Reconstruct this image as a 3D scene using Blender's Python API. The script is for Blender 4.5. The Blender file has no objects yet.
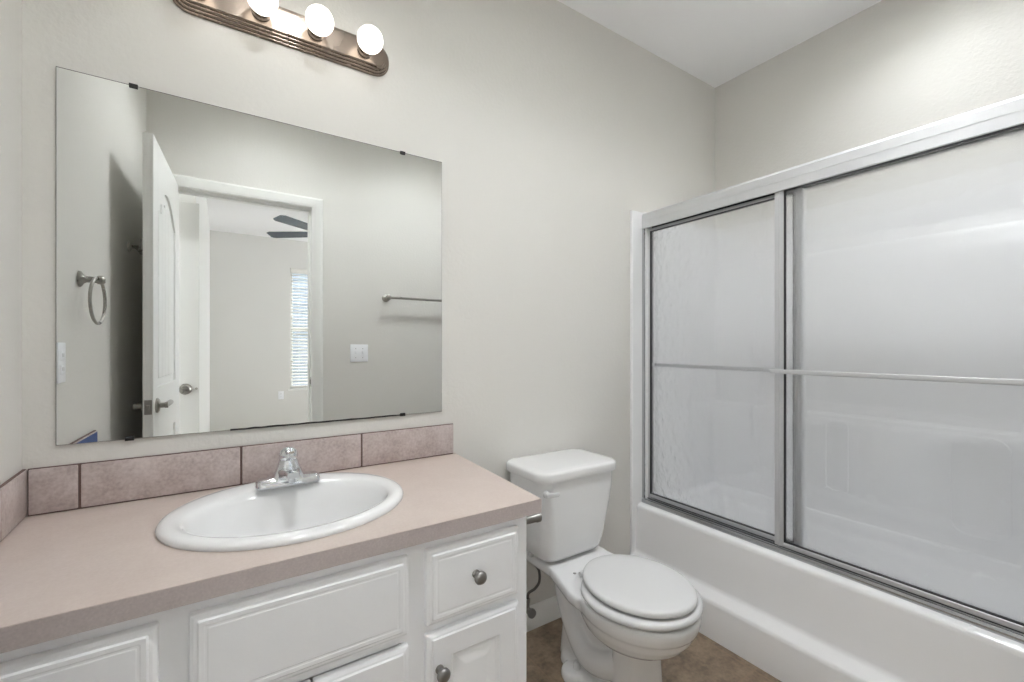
import bpy, bmesh, math, random
from mathutils import Vector, Matrix
random.seed(7)
S = bpy.context.scene
C = S.collection
PI = math.pi

# ------------------------------------------------------------------ camera, world, exposure
D = 1.525            # mirror wall
HC = 1.205           # eye height
YAW = math.atan2(290, 440)
cam = bpy.data.objects.new('camera', bpy.data.cameras.new('camera'))
C.objects.link(cam)
cam.location = (0, 0, HC)
cam.rotation_euler = (PI / 2, 0, -YAW)
cam.data.sensor_width = 36
cam.data.lens = 440 / 1024 * 36
cam.data.shift_y = 5 / 1024
cam.data.clip_start = 0.01
S.camera = cam

w = bpy.data.worlds.new('sky'); S.world = w; w.use_nodes = True
bg = w.node_tree.nodes['Background']
bg.inputs[0].default_value = (0.94, 0.96, 1.0, 1)
bg.inputs[1].default_value = 3.9

S.view_settings.view_transform = 'Standard'
S.view_settings.look = 'None'
S.view_settings.gamma = 1
S.view_settings.use_curve_mapping = False
S.view_settings.exposure = 0.88

BULB = 1.6           # strength of the vanity bulbs
BULB_COL = (1.0, 0.965, 0.89)
FILL = 46.0          # strength of the two fill lamps added on the ceiling (above the frame)
SPOT = 52.0          # strength of the fill lamp added over the tub
FILL_COL = (0.94, 0.972, 1.0)

S.cycles.max_bounces = 16
S.cycles.diffuse_bounces = 8
S.cycles.glossy_bounces = 8
S.cycles.transmission_bounces = 12
S.cycles.transparent_max_bounces = 12

# ------------------------------------------------------------------ helpers
def lin(c):
    return tuple(((v / 255) / 12.92 if v / 255 <= 0.04045 else ((v / 255 + 0.055) / 1.055) ** 2.4) for v in c) + (1,)

def mat(name, col, rough=0.5, metal=0.0, bump=None, coat=0.0, spec=0.5):
    """bump = (noise scale, strength, distance)"""
    m = bpy.data.materials.new(name); m.use_nodes = True
    nt = m.node_tree; p = nt.nodes['Principled BSDF']
    p.inputs['Base Color'].default_value = lin(col)
    p.inputs['Roughness'].default_value = rough
    p.inputs['Metallic'].default_value = metal
    p.inputs['Coat Weight'].default_value = coat
    p.inputs['Specular IOR Level'].default_value = spec
    tc = nt.nodes.new('ShaderNodeTexCoord')
    n = nt.nodes.new('ShaderNodeTexNoise')
    nt.links.new(tc.outputs['Object'], n.inputs['Vector'])
    if bump:
        n.inputs['Scale'].default_value = bump[0]; n.inputs['Detail'].default_value = 3
        b = nt.nodes.new('ShaderNodeBump')
        b.inputs['Strength'].default_value = bump[1]; b.inputs['Distance'].default_value = bump[2]
        nt.links.new(n.outputs['Fac'], b.inputs['Height'])
        nt.links.new(b.outputs['Normal'], p.inputs['Normal'])
    else:   # very slight unevenness of gloss
        n.inputs['Scale'].default_value = 12
        r = nt.nodes.new('ShaderNodeMapRange')
        r.inputs['To Min'].default_value = max(0, rough - 0.03); r.inputs['To Max'].default_value = rough + 0.03
        nt.links.new(n.outputs['Fac'], r.inputs['Value'])
        nt.links.new(r.outputs['Result'], p.inputs['Roughness'])
    return m

def mottle(name, stops, scale, rough=0.5, detail=6, bump=None, fine=None):
    """base colour from noise through a colour ramp; fine = (scale, mix) adds a finer speckle"""
    m = mat(name, stops[0][1], rough, bump=bump)
    nt = m.node_tree; p = nt.nodes['Principled BSDF']
    tc = [x for x in nt.nodes if x.type == 'TEX_COORD'][0]
    n = nt.nodes.new('ShaderNodeTexNoise'); n.inputs['Scale'].default_value = scale
    n.inputs['Detail'].default_value = detail; n.inputs['Roughness'].default_value = 0.65
    nt.links.new(tc.outputs['Object'], n.inputs['Vector'])
    src = n.outputs['Fac']
    if fine:
        n2 = nt.nodes.new('ShaderNodeTexNoise'); n2.inputs['Scale'].default_value = fine[0]
        n2.inputs['Detail'].default_value = 2
        nt.links.new(tc.outputs['Object'], n2.inputs['Vector'])
        mx = nt.nodes.new('ShaderNodeMix'); mx.inputs[0].default_value = fine[1]
        nt.links.new(src, mx.inputs[2]); nt.links.new(n2.outputs['Fac'], mx.inputs[3])
        src = mx.outputs[0]
    r = nt.nodes.new('ShaderNodeValToRGB')
    while len(r.color_ramp.elements) < len(stops): r.color_ramp.elements.new(0.5)
    for e, (pos, c) in zip(r.color_ramp.elements, stops):
        e.position = pos; e.color = lin(c)
    nt.links.new(src, r.inputs['Fac'])
    nt.links.new(r.outputs['Color'], p.inputs['Base Color'])
    return m

def box(bm, x0, x1, y0, y1, z0, z1, bev=0.0, seg=2, mi=0):
    vs = [bm.verts.new((x, y, z)) for x in (x0, x1) for y in (y0, y1) for z in (z0, z1)]
    F = [(0, 1, 3, 2), (4, 6, 7, 5), (0, 4, 5, 1), (2, 3, 7, 6), (0, 2, 6, 4), (1, 5, 7, 3)]
    fs = [bm.faces.new([vs[i] for i in f]) for f in F]
    for f in fs: f.material_index = mi
    if bev:
        es = list({e for f in fs for e in f.edges})
        r = bmesh.ops.bevel(bm, geom=es, offset=bev, segments=seg, profile=0.5, affect='EDGES')
        for f in r['faces']: f.material_index = mi
    return vs

def loft(bm, rings, cap0=True, cap1=True, mi=0, closed=True):
    R = [[bm.verts.new(p) for p in r] for r in rings]
    n = len(R[0])
    for a, b in zip(R, R[1:]):
        for i in range(n if closed else n - 1):
            j = (i + 1) % n
            bm.faces.new((a[i], a[j], b[j], b[i])).material_index = mi
    if cap0: bm.faces.new(R[0][::-1]).material_index = mi
    if cap1: bm.faces.new(R[-1]).material_index = mi
    return R

def prism(bm, pts, axis, a0, a1, bev=0, mi=0):
    """extrude a 2-D polygon along an axis: x -> (y,z), y -> (x,z), z -> (x,y)"""
    def P(p, a):
        return {'x': (a, p[0], p[1]), 'y': (p[0], a, p[1]), 'z': (p[0], p[1], a)}[axis]
    n0 = len(bm.faces)
    R = loft(bm, [[P(p, a0) for p in pts], [P(p, a1) for p in pts]], mi=mi)
    if bev:
        es = list({e for r in R for v in r for e in v.link_edges})
        bmesh.ops.bevel(bm, geom=es, offset=bev, segments=2, profile=0.5, affect='EDGES')

def frame_for(d):
    d = Vector(d).normalized()
    u = d.orthogonal().normalized()
    return d, u, d.cross(u)

def lathe(bm, prof, origin, axis=(0, 0, 1), n=32, cap0=True, cap1=True, mi=0):
    """prof = [(radius, height along axis)]"""
    d, u, v = frame_for(axis); o = Vector(origin)
    rings = [[o + d * h + (u * math.cos(2 * PI * i / n) + v * math.sin(2 * PI * i / n)) * max(r, 1e-5) for i in range(n)] for r, h in prof]
    loft(bm, rings, cap0, cap1, mi)

def tube(bm, pts, r, n=14, mi=0, closed=False):
    pts = [Vector(p) for p in pts]
    N = len(pts); rs = r if isinstance(r, (list, tuple)) else [r] * N
    t0 = (pts[1] - pts[0]).normalized(); u = t0.orthogonal().normalized()
    rings = []
    for i in range(N):
        if closed: t = (pts[(i + 1) % N] - pts[i - 1]).normalized()
        else: t = (pts[min(i + 1, N - 1)] - pts[max(i - 1, 0)]).normalized()
        u = (u - t * u.dot(t)).normalized(); v = t.cross(u)
        rings.append([pts[i] + (u * math.cos(2 * PI * k / n) + v * math.sin(2 * PI * k / n)) * rs[i] for k in range(n)])
    if closed: rings.append(rings[0]); loft(bm, rings, False, False, mi); bmesh.ops.remove_doubles(bm, verts=bm.verts, dist=1e-5)
    else: loft(bm, rings, True, True, mi)

def spline(pts, k=8):
    """Catmull-Rom through points"""
    P = [Vector(p) for p in pts]; P = [2 * P[0] - P[1]] + P + [2 * P[-1] - P[-2]]
    out = []
    for a, b, c, d in zip(P, P[1:], P[2:], P[3:]):
        for i in range(k):
            t = i / k
            out.append(0.5 * ((2 * b) + (c - a) * t + (2 * a - 5 * b + 4 * c - d) * t * t + (3 * b - a - 3 * c + d) * t ** 3))
    return out + [P[-2]]

def rrect(x0, x1, y0, y1, r, k=6):
    out = []
    for cx, cy, a in ((x1 - r, y1 - r, 0), (x0 + r, y1 - r, 90), (x0 + r, y0 + r, 180), (x1 - r, y0 + r, 270)):
        for i in range(k + 1):
            t = math.radians(a + 90 * i / k); out.append((cx + r * math.cos(t), cy + r * math.sin(t)))
    return out

ORIGIN = {}
def thing(name, label, cat, loc=(0, 0, 0), group=None, kind=None):
    o = bpy.data.objects.new(name, None); C.objects.link(o)
    o.empty_display_size = 0.05; o.location = loc
    ORIGIN[o.name] = Vector(loc)
    return tag(o, label, cat, group, kind)

def tag(o, label=None, cat=None, group=None, kind=None):
    if label: o['label'] = label
    if cat: o['category'] = cat
    if group: o['group'] = group
    if kind: o['kind'] = kind
    return o

def obj(name, bm, mats, parent=None, smooth=35, label=None, loc=None, kind=None):
    """link bm (drawn in world coordinates) as one mesh object"""
    if parent is not None: org = ORIGIN[parent.name]
    else:
        org = Vector(loc) if loc is not None else Vector((0, 0, 0))
    bmesh.ops.recalc_face_normals(bm, faces=bm.faces)
    bmesh.ops.translate(bm, verts=bm.verts, vec=-org)
    me = bpy.data.meshes.new(name); bm.to_mesh(me); bm.free()
    for m in (mats if isinstance(mats, (list, tuple)) else [mats]): me.materials.append(m)
    if smooth:
        me.polygons.foreach_set('use_smooth', [True] * len(me.polygons))
        me.set_sharp_from_angle(angle=math.radians(smooth))
    o = bpy.data.objects.new(name, me); C.objects.link(o)
    if parent is not None:
        o.parent = parent
    else: o.location = org
    ORIGIN[o.name] = org
    if label: o['label'] = label
    if kind: o['kind'] = kind
    return o

def struct(name, bm, m, smooth=0, parent=None):
    o = obj(name, bm, m, parent, smooth)
    if parent is None: o['kind'] = 'structure'
    return o

NB = bmesh.new

# ------------------------------------------------------------------ materials
M_wall = mat('wall_paint', (219, 217, 212), 0.55, bump=(85, 0.22, 0.005))
M_wall2 = mat('bedroom_paint', (220, 219, 215), 0.6, bump=(75, 0.2, 0.004))
M_ceil = mat('ceiling_paint', (249, 249, 250), 0.8, bump=(60, 0.2, 0.004))
M_trim = mat('trim_paint', (235, 235, 232), 0.35)
M_cab = mat('cabinet_paint', (247, 248, 251), 0.32)
M_porc = mat('porcelain', (230, 230, 230), 0.06, coat=0.3)
M_plast = mat('white_plastic', (213, 213, 213), 0.22)
M_fib = mat('fiberglass', (243, 243, 244), 0.10)
M_chrome = mat('chrome', (225, 227, 230), 0.06, 1.0)
M_nickel = mat('brushed_nickel', (165, 162, 156), 0.28, 1.0)
M_pewter = mat('pewter', (152, 150, 148), 0.3, 1.0)
M_bronze = mat('brushed_bronze_plate', (146, 133, 122), 0.27, 1.0)
M_alu = mat('satin_aluminium', (214, 215, 217), 0.45, 0.65)
M_track = mat('brushed_track_aluminium', (190, 191, 193), 0.24, 1.0)
M_aludark = mat('channel_shadow_gasket', (50, 50, 52), 0.5, 0.3)
M_grey = mat('mirror_gap_shadow', (110, 108, 104), 0.7)
M_dark = mat('dark_gap', (38, 36, 35), 0.6)
M_mirror = mat('mirror_silver', (234, 236, 235), 0.0, 1.0)
M_mirror.node_tree.nodes['Principled BSDF'].inputs['Roughness'].default_value = 0.0
for l in list(M_mirror.node_tree.links):
    if l.to_socket.name == 'Roughness': M_mirror.node_tree.links.remove(l)
M_lam = mottle('counter_laminate', [(0.3, (191, 175, 167)), (0.55, (199, 185, 177)), (0.75, (206, 192, 185))], 14, 0.34, fine=(160, 0.45))
M_lamedge = mottle('counter_edge_laminate', [(0.3, (181, 170, 169)), (0.55, (194, 183, 181)), (0.75, (206, 196, 194))], 18, 0.4, fine=(220, 0.6))
M_tile = mottle('splash_tile', [(0.28, (154, 141, 137)), (0.45, (183, 169, 165)), (0.58, (197, 185, 182)), (0.75, (211, 200, 195))], 16, 0.32, 8, bump=(60, 0.3, 0.003), fine=(120, 0.4))
M_grout = mat('brown_grout', (112, 92, 86), 0.9, bump=(200, 0.3, 0.002))
M_carpet = mottle('bedroom_carpet', [(0.3, (150, 140, 126)), (0.7, (176, 166, 152))], 120, 0.95, bump=(300, 0.8, 0.004))
M_blue = mat('blue_reflection', (62, 92, 150), 0.5)
M_fan = mat('fan_blade', (70, 82, 92), 0.25)
M_hose = mat('braided_hose', (110, 110, 108), 0.4, 0.8, bump=(500, 0.6, 0.001))
M_slat = mat('blind_vinyl', (232, 230, 224), 0.4)

# floor: brown mottled sheet with square joints
M_floor = mottle('floor_vinyl', [(0.3, (88, 75, 63)), (0.45, (126, 109, 92)), (0.58, (152, 133, 112)), (0.74, (182, 160, 132))], 11, 0.42, 10, bump=(40, 0.2, 0.003), fine=(60, 0.22))
nt = M_floor.node_tree; p = nt.nodes['Principled BSDF']
tc = [x for x in nt.nodes if x.type == 'TEX_COORD'][0]
mp = nt.nodes.new('ShaderNodeMapping'); mp.inputs['Location'].default_value = (-0.99, -1.2, 0)
br = nt.nodes.new('ShaderNodeTexBrick'); br.offset = 0; br.inputs['Scale'].default_value = 1
br.inputs['Brick Width'].default_value = 0.33; br.inputs['Row Height'].default_value = 0.33; br.inputs['Mortar Size'].default_value = 0.0035
nt.links.new(tc.outputs['Object'], mp.inputs['Vector']); nt.links.new(mp.outputs['Vector'], br.inputs['Vector'])
mx = nt.nodes.new('ShaderNodeMix'); mx.data_type = 'RGBA'
old = [l for l in nt.links if l.to_socket == p.inputs['Base Color']][0].from_socket
mt = nt.nodes.new('ShaderNodeMath'); mt.operation = 'MULTIPLY'; mt.inputs[1].default_value = 0.45
nt.links.new(br.outputs['Fac'], mt.inputs[0]); nt.links.new(mt.outputs[0], mx.inputs[0])
nt.links.new(old, mx.inputs[6]); mx.inputs[7].default_value = lin((152, 128, 106))
nt.links.new(mx.outputs[2], p.inputs['Base Color'])

# obscure shower glass: hammered surface, partly straight-through
M_glass = bpy.data.materials.new('obscure_glass'); M_glass.use_nodes = True
nt = M_glass.node_tree; p = nt.nodes['Principled BSDF']; out = nt.nodes['Material Output']
p.inputs['Transmission Weight'].default_value = 1.0
p.inputs['Base Color'].default_value = (0.965, 0.97, 0.972, 1)
p.inputs['Roughness'].default_value = 0.24; p.inputs['IOR'].default_value = 1.45
tc = nt.nodes.new('ShaderNodeTexCoord')
vo = nt.nodes.new('ShaderNodeTexNoise'); vo.inputs['Scale'].default_value = 42; vo.inputs['Detail'].default_value = 1.5
mp = nt.nodes.new('ShaderNodeMapping'); mp.inputs['Scale'].default_value = (1, 1, 0.8)
nt.links.new(tc.outputs['Object'], mp.inputs['Vector']); nt.links.new(mp.outputs['Vector'], vo.inputs['Vector'])
b = nt.nodes.new('ShaderNodeBump'); b.inputs['Strength'].default_value = 0.2; b.inputs['Distance'].default_value = 0.012
nt.links.new(vo.outputs['Fac'], b.inputs['Height']); nt.links.new(b.outputs['Normal'], p.inputs['Normal'])
tr = nt.nodes.new('ShaderNodeBsdfTransparent'); tr.inputs[0].default_value = (0.965, 0.97, 0.972, 1)
ms = nt.nodes.new('ShaderNodeMixShader'); ms.inputs[0].default_value = 0.38
nt.links.new(p.outputs[0], ms.inputs[1]); nt.links.new(tr.outputs[0], ms.inputs[2]); nt.links.new(ms.outputs[0], out.inputs['Surface'])

# clear window glass
M_pane = bpy.data.materials.new('window_glass'); M_pane.use_nodes = True
nt = M_pane.node_tree; p = nt.nodes['Principled BSDF']; out = nt.nodes['Material Output']
p.inputs['Base Color'].default_value = (0.9, 0.9, 0.9, 1); p.inputs['Roughness'].default_value = 0.02
tr = nt.nodes.new('ShaderNodeBsdfTransparent'); ms = nt.nodes.new('ShaderNodeMixShader'); ms.inputs[0].default_value = 0.94
nt.links.new(p.outputs[0], ms.inputs[1]); nt.links.new(tr.outputs[0], ms.inputs[2]); nt.links.new(ms.outputs[0], out.inputs['Surface'])

# lit bulbs
M_bulb = bpy.data.materials.new('lit_bulb'); M_bulb.use_nodes = True
nt = M_bulb.node_tree; p = nt.nodes['Principled BSDF']
p.inputs['Base Color'].default_value = (0.9, 0.88, 0.84, 1)
p.inputs['Emission Color'].default_value = BULB_COL + (1,)
p.inputs['Emission Strength'].default_value = BULB
M_fill = bpy.data.materials.new('fill_lamp_lens'); M_fill.use_nodes = True  # glow of the added ceiling fill lamps
p = M_fill.node_tree.nodes['Principled BSDF']
p.inputs['Base Color'].default_value = (0.9, 0.9, 0.9, 1)
p.inputs['Emission Color'].default_value = FILL_COL + (1,)
p.inputs['Emission Strength'].default_value = FILL
M_fill_tub = M_fill.copy(); M_fill_tub.name = 'tub_fill_lens'
M_fill_tub.node_tree.nodes['Principled BSDF'].inputs['Emission Strength'].default_value = SPOT
M_siding = mottle('house_siding', [(0.3, (92, 104, 116)), (0.7, (112, 124, 134))], 3, 0.8)
M_outdoor = mottle('garden_ground', [(0.3, (96, 104, 78)), (0.7, (140, 140, 112))], 2, 0.9)

# ------------------------------------------------------------------ the setting
H = 2.744            # ceiling
XR = 2.455           # wall behind the tub
YF = -4.05           # far wall of the bedroom
def xl(y): return -0.337 - 0.063 * y / D      # left wall, slightly out of square
OX0, OX1, OZ = -0.205, 0.476, 2.08           # doorway

bm = NB(); box(bm, -0.55, XR + .12, D, D + .12, 0, H); struct('wall_back', bm, M_wall)
bm = NB(); box(bm, XR, XR + .12, -.115, D, 0, H); struct('wall_right', bm, M_wall)
bm = NB(); prism(bm, [(xl(0), 0), (xl(D), D), (-0.55, D), (-0.55, 0)], 'z', 0, H); struct('wall_left', bm, M_wall)
bm = NB()
box(bm, -0.55, OX0 - .012, -.115, 0, 0, H); box(bm, OX1 + .012, XR, -.115, 0, 0, H); box(bm, OX0 - .012, OX1 + .012, -.115, 0, OZ + .012, H)
struct('wall_rear', bm, M_wall)
bm = NB(); box(bm, -1.4, XR + .9, YF - .12, D + .12, H, H + .1); struct('ceiling', bm, M_ceil)
bm = NB(); box(bm, -0.55, XR + .12, -.06, D + .12, -.06, 0); struct('floor', bm, M_floor)
bm = NB(); box(bm, -1.4, 3.25, YF - .12, -.06, -.06, 0); struct('floor.001', bm, M_carpet)

# door lining and casing
bm = NB()
box(bm, OX0 - .012, OX0, -.12, .002, 0, OZ + .012); box(bm, OX1, OX1 + .012, -.12, .002, 0, OZ + .012); box(bm, OX0, OX1, -.12, .002, OZ, OZ + .012)
box(bm, OX1 - .011, OX1, -.085, -.045, 0, OZ); box(bm, OX0, OX1, -.085, -.045, OZ - .011, OZ)
def casing(bm, x0, x1, zt, y0, y1, wd=.06):
    s = 1 if y1 > y0 else -1
    prof = [(0, 0), (0, .009), (.012, .011), (.022, .016), (wd - .012, .018), (wd, .012), (wd, 0)]
    L = [[(x0 - a, y0 + s * b, 0) for a, b in prof], [(x0 - a, y0 + s * b, zt + a) for a, b in prof],
         [(x1 + a, y0 + s * b, zt + a) for a, b in prof], [(x1 + a, y0 + s * b, 0) for a, b in prof]]
    loft(bm, L)
casing(bm, OX0 - .006, OX1 + .006, OZ + .006, 0, .018)
casing(bm, OX0 - .006, OX1 + .006, OZ + .006, -.115, -.133)
tr1 = struct('trim_1', bm, M_trim, 30)
bm = NB(); box(bm, OX1 - .002, OX1 + .0006, -.05, -.018, .945, 1.005, .0006); box(bm, OX1 - .004, OX1 - .0019, -.0405, -.0275, .96, .99, mi=1)
obj('strike_plate', bm, [M_nickel, M_dark], tr1, 0)

# baseboards
def baseboard(name, pts, nrm):
    """along two points on the floor, sticking out along nrm"""
    prof = [(0, 0), (.013, 0), (.013, .07), (.010, .082), (.006, .09), (.004, .096), (0, .097)]
    bm = NB(); rings = []
    for (x, y) in pts: rings.append([(x + nrm[0] * a, y + nrm[1] * a, z) for a, z in prof])
    loft(bm, rings); return struct(name, bm, M_trim, 30)
baseboard('baseboard_back', [(.685, D), (1.715, D)], (0, -1))
baseboard('baseboard_rear', [(OX1 + .068, 0), (1.69, 0)], (0, 1))
baseboard('baseboard_left', [(xl(.02), .02), (xl(.94), .94)], (1, 0))

# bedroom shell seen through the doorway
bm = NB()
wx0, wx1, wz0, wz1 = .822, 1.72, .585, 2.335
box(bm, -1.4, wx0, YF - .12, YF, 0, H); box(bm, wx1, 3.25, YF - .12, YF, 0, H); box(bm, wx0, wx1, YF - .12, YF, 0, wz0); box(bm, wx0, wx1, YF - .12, YF, wz1, H)
struct('wall_bedroom_far', bm, M_wall2)
bm = NB(); box(bm, -.255, -.135, YF, -.33, 0, H); box(bm, -1.4, -.255, -.45, -.33, 0, H); struct('wall_bedroom_left', bm, M_trim)  # lighter trim paint stands in for window light falling on this wall
bm = NB(); box(bm, -1.4, -1.28, -.33, -.115, 0, H); struct('wall_bedroom_end', bm, M_wall2)
bm = NB()
ry0, ry1, rz0, rz1 = -3.3, -.9, .45, 2.35
box(bm, 3.13, 3.25, YF, ry0, 0, H); box(bm, 3.13, 3.25, ry1, 0, 0, H); box(bm, 3.13, 3.25, ry0, ry1, 0, rz0); box(bm, 3.13, 3.25, ry0, ry1, rz1, H)
struct('wall_bedroom_right', bm, M_wall2)
bm = NB(); box(bm, XR, 3.13, -.115, 0, 0, H); struct('wall_bedroom_near', bm, M_wall2)
bm = NB(); box(bm, -30, 30, -34, YF - .3, -.5, -.4); struct('ground', bm, M_outdoor)

bm = NB(); box(bm, -4, 9, -13, -9, -.4, 4.6)      # sided wall of the next building, outside the window
for i in range(26): prism(bm, [(-9.0, -.4 + .19 * i), (-8.97, -.4 + .19 * i), (-9.0, -.21 + .19 * i)], 'x', -4, 9)
struct('wall_outside', bm, M_siding)

# round can lamps added as fill light on the bathroom ceiling, above the top of the picture
def fill_lamp(x, y, r, dp, m, label):
    t = thing('added_fill_lamp', label, 'light', (x, y, H), 'added round fill lamps')
    bm = NB(); lathe(bm, [(r, -.004), (r, -dp), (r + .004, -dp - .003), (r + .010, -dp), (r + .010, -.0005)], (x, y, H), (0, 0, 1), 48, cap0=False, cap1=False); obj('housing', bm, M_trim, t)
    bm = NB(); lathe(bm, [(r - .001, -.005), (r * .75, -.010), (r * .4, -.013), (0, -.014)], (x, y, H), (0, 0, 1), 48, cap0=False); obj('diffuser', bm, m, t, 60)
fill_lamp(2.00, .50, .09, .07, M_fill_tub, 'added white round fill lamp over the bathtub, above the picture')
fill_lamp(.25, .60, .12, .09, M_fill, 'added white round fill lamp near the door, above the picture')
fill_lamp(1.15, .58, .12, .09, M_fill, 'added white round fill lamp in front of the toilet, above the picture')

def window(name, x0, x1, z0, z1, y, mid=True):
    bm = NB(); t = .04
    for a in ((x0, x0 + t, z0, z1), (x1 - t, x1, z0, z1), (x0, x1, z0, z0 + t), (x0, x1, z1 - t, z1)):
        box(bm, a[0], a[1], y - .06, y - .02, a[2], a[3], .003)
    zm = (z0 + z1) / 2
    if mid: box(bm, x0, x1, y - .055, y - .015, zm - .022, zm + .022, .003)
    f = struct(name, bm, M_trim)
    bm = NB(); box(bm, x0 + t, x1 - t, y - .044, y - .039, z0 + t, z1 - t); obj('pane', bm, M_pane, f, 0)
    bm = NB(); box(bm, x0 - .03, x1 + .03, y + .0005, y + .035, z0 - .03, z0, .004); obj('sill', bm, M_trim, f, 0)
    return f
window('window_1', wx0, wx1, wz0, wz1, YF - .03)
bm = NB()
for a in ((ry0, ry0 + .05, rz0, rz1), (ry1 - .05, ry1, rz0, rz1), (ry0, ry1, rz0, rz0 + .05), (ry0, ry1, rz1 - .05, rz1), ((ry0 + ry1) / 2 - .025, (ry0 + ry1) / 2 + .025, rz0, rz1)):
    box(bm, 3.17, 3.21, a[0], a[1], a[2], a[3], .003)
f2 = struct('window_2', bm, M_trim)
bm = NB(); box(bm, 3.188, 3.192, ry0 + .05, ry1 - .05, rz0 + .05, rz1 - .05); obj('pane', bm, M_pane, f2, 0)

# window blind
t = thing('window_blind', 'white slatted blind hanging in the bedroom window reflected in the mirror', 'blind', (1.27, YF - .02, wz1))
bm = NB(); box(bm, wx0 + .01, wx1 - .01, YF - .03, YF + .01, wz1 - .075, wz1 - .002, .004); obj('headrail', bm, M_slat, t)
bm = NB(); z = wz1 - .10
while z > wz0 + .06:
    c = [(-.020, .011), (0, .004), (.020, -.011), (0, .001)]
    prism(bm, [(YF - .008 + a, z + b) for a, b in c], 'x', wx0 + .012, wx1 - .012); z -= .045
obj('slats', bm, M_slat, t, 0)
bm = NB(); box(bm, wx0 + .012, wx1 - .012, YF - .03, YF + .012, wz0 + .01, wz0 + .04, .004); obj('bottom_rail', bm, M_slat, t)
bm = NB()
for x in (wx0 + .12, wx1 - .12): tube(bm, [(x, YF - .008, wz0 + .02), (x, YF - .008, wz1 - .05)], .0018, 6)
obj('cord', bm, M_slat, t)

# outlet on bedroom wall
def plate(name, label, cat, c, n, wd, ht, kind):
    """wall plate centred at c facing n ('y','-y','x'); kind 'outlet' or number of toggles"""
    t = thing(name, label, cat, c)
    bm = NB(); box(bm, -wd / 2, wd / 2, 0, .006, -ht / 2, ht / 2, .0025)
    extra = []
    if kind == 'outlet':
        for dz in (-.02, .02):
            bm2 = NB(); extra.append(('receptacle', bm2, [M_cab, M_pewter]))
            box(bm2, -.016, .016, .005, .008, dz - .014, dz + .014, .002)
            for dx in (-.006, .006): box(bm2, dx - .001, dx + .001, .0078, .0084, dz - .003, dz + .007, mi=1)
    else:
        for k in range(kind):
            cx = (k - (kind - 1) / 2) * .046
            bk = NB(); box(bk, cx - .005, cx + .005, .004, .016, -.004, .014, .0015); extra.append(('toggle', bk, M_cab))
            for dz in (-.03, .03):
                bk = NB(); lathe(bk, [(.003, .006), (.002, .0075)], (cx, 0, dz), (0, 1, 0), 8); extra.append(('screw', bk, M_pewter))
    ang = {'y': 0, 'x': -PI / 2, '-y': PI}[n]
    for nm, b_, m_ in [('cover', bm, M_cab)] + extra:
        bmesh.ops.rotate(b_, verts=b_.verts, cent=(0, 0, 0), matrix=Matrix.Rotation(ang, 3, 'Z'))
        bmesh.ops.translate(b_, verts=b_.verts, vec=c)
        obj(nm, b_, m_, t)
    return t
plate('wall_outlet', 'small white outlet plate below the bedroom window, far off in the mirror', 'outlet', (.705, YF, .50), 'y', .07, .115, 'outlet')
plate('light_switch', 'white double toggle switch plate below the towel bar seen in the mirror', 'switch', (.77, 0, 1.157), 'y', .116, .116, 2)
s = plate('wall_outlet', 'white outlet plate below the towel ring, at the very edge of the mirror', 'outlet', (xl(1.27), 1.27, 1.157), 'x', .072, .116, 'outlet')

# ceiling fan in the bedroom
fc = Vector((1.01, -2.19, 2.455))
t = thing('ceiling_fan', 'dark bladed ceiling fan in the bedroom reflected in the mirror', 'fan', (fc.x, fc.y, H))
bm = NB(); lathe(bm, [(.0, -.001), (.065, -.001), (.07, -.03), (.02, -.06), (.014, -.06), (.014, -.2), (.05, -.21), (.11, -.24), (.115, -.31), (.07, -.345), (0, -.35)], (fc.x, fc.y, H), (0, 0, 1), 28); obj('motor', bm, M_pewter, t)
bm = NB(); lathe(bm, [(.0, -.35), (.05, -.352), (.095, -.40), (.08, -.44), (0, -.46)], (fc.x, fc.y, H), (0, 0, 1), 28); obj('lamp_shade', bm, M_plast, t)
blade0 = None
for k in range(5):
    a = math.radians(180 - 36 + 72 * k)
    if blade0 is None:
        bm = NB(); pts = [(.16, -.05), (.30, -.062), (.66, -.07), (.70, -.05), (.70, .05), (.66, .07), (.30, .062), (.16, .05)]
        prism(bm, pts, 'z', -.004, .004); box(bm, .09, .2, -.02, .02, .003, .010)
        bmesh.ops.rotate(bm, verts=bm.verts, cent=(0, 0, 0), matrix=Matrix.Rotation(math.radians(-13), 3, 'X'))
        bmesh.ops.translate(bm, verts=bm.verts, vec=ORIGIN[t.name])
        b_ = blade0 = obj('blade', bm, M_fan, t, 0)
    else:
        b_ = blade0.copy(); C.objects.link(b_); b_.parent = t
    b_.location = (0, 0, fc.z - H); b_.rotation_euler = (0, 0, a)

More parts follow.
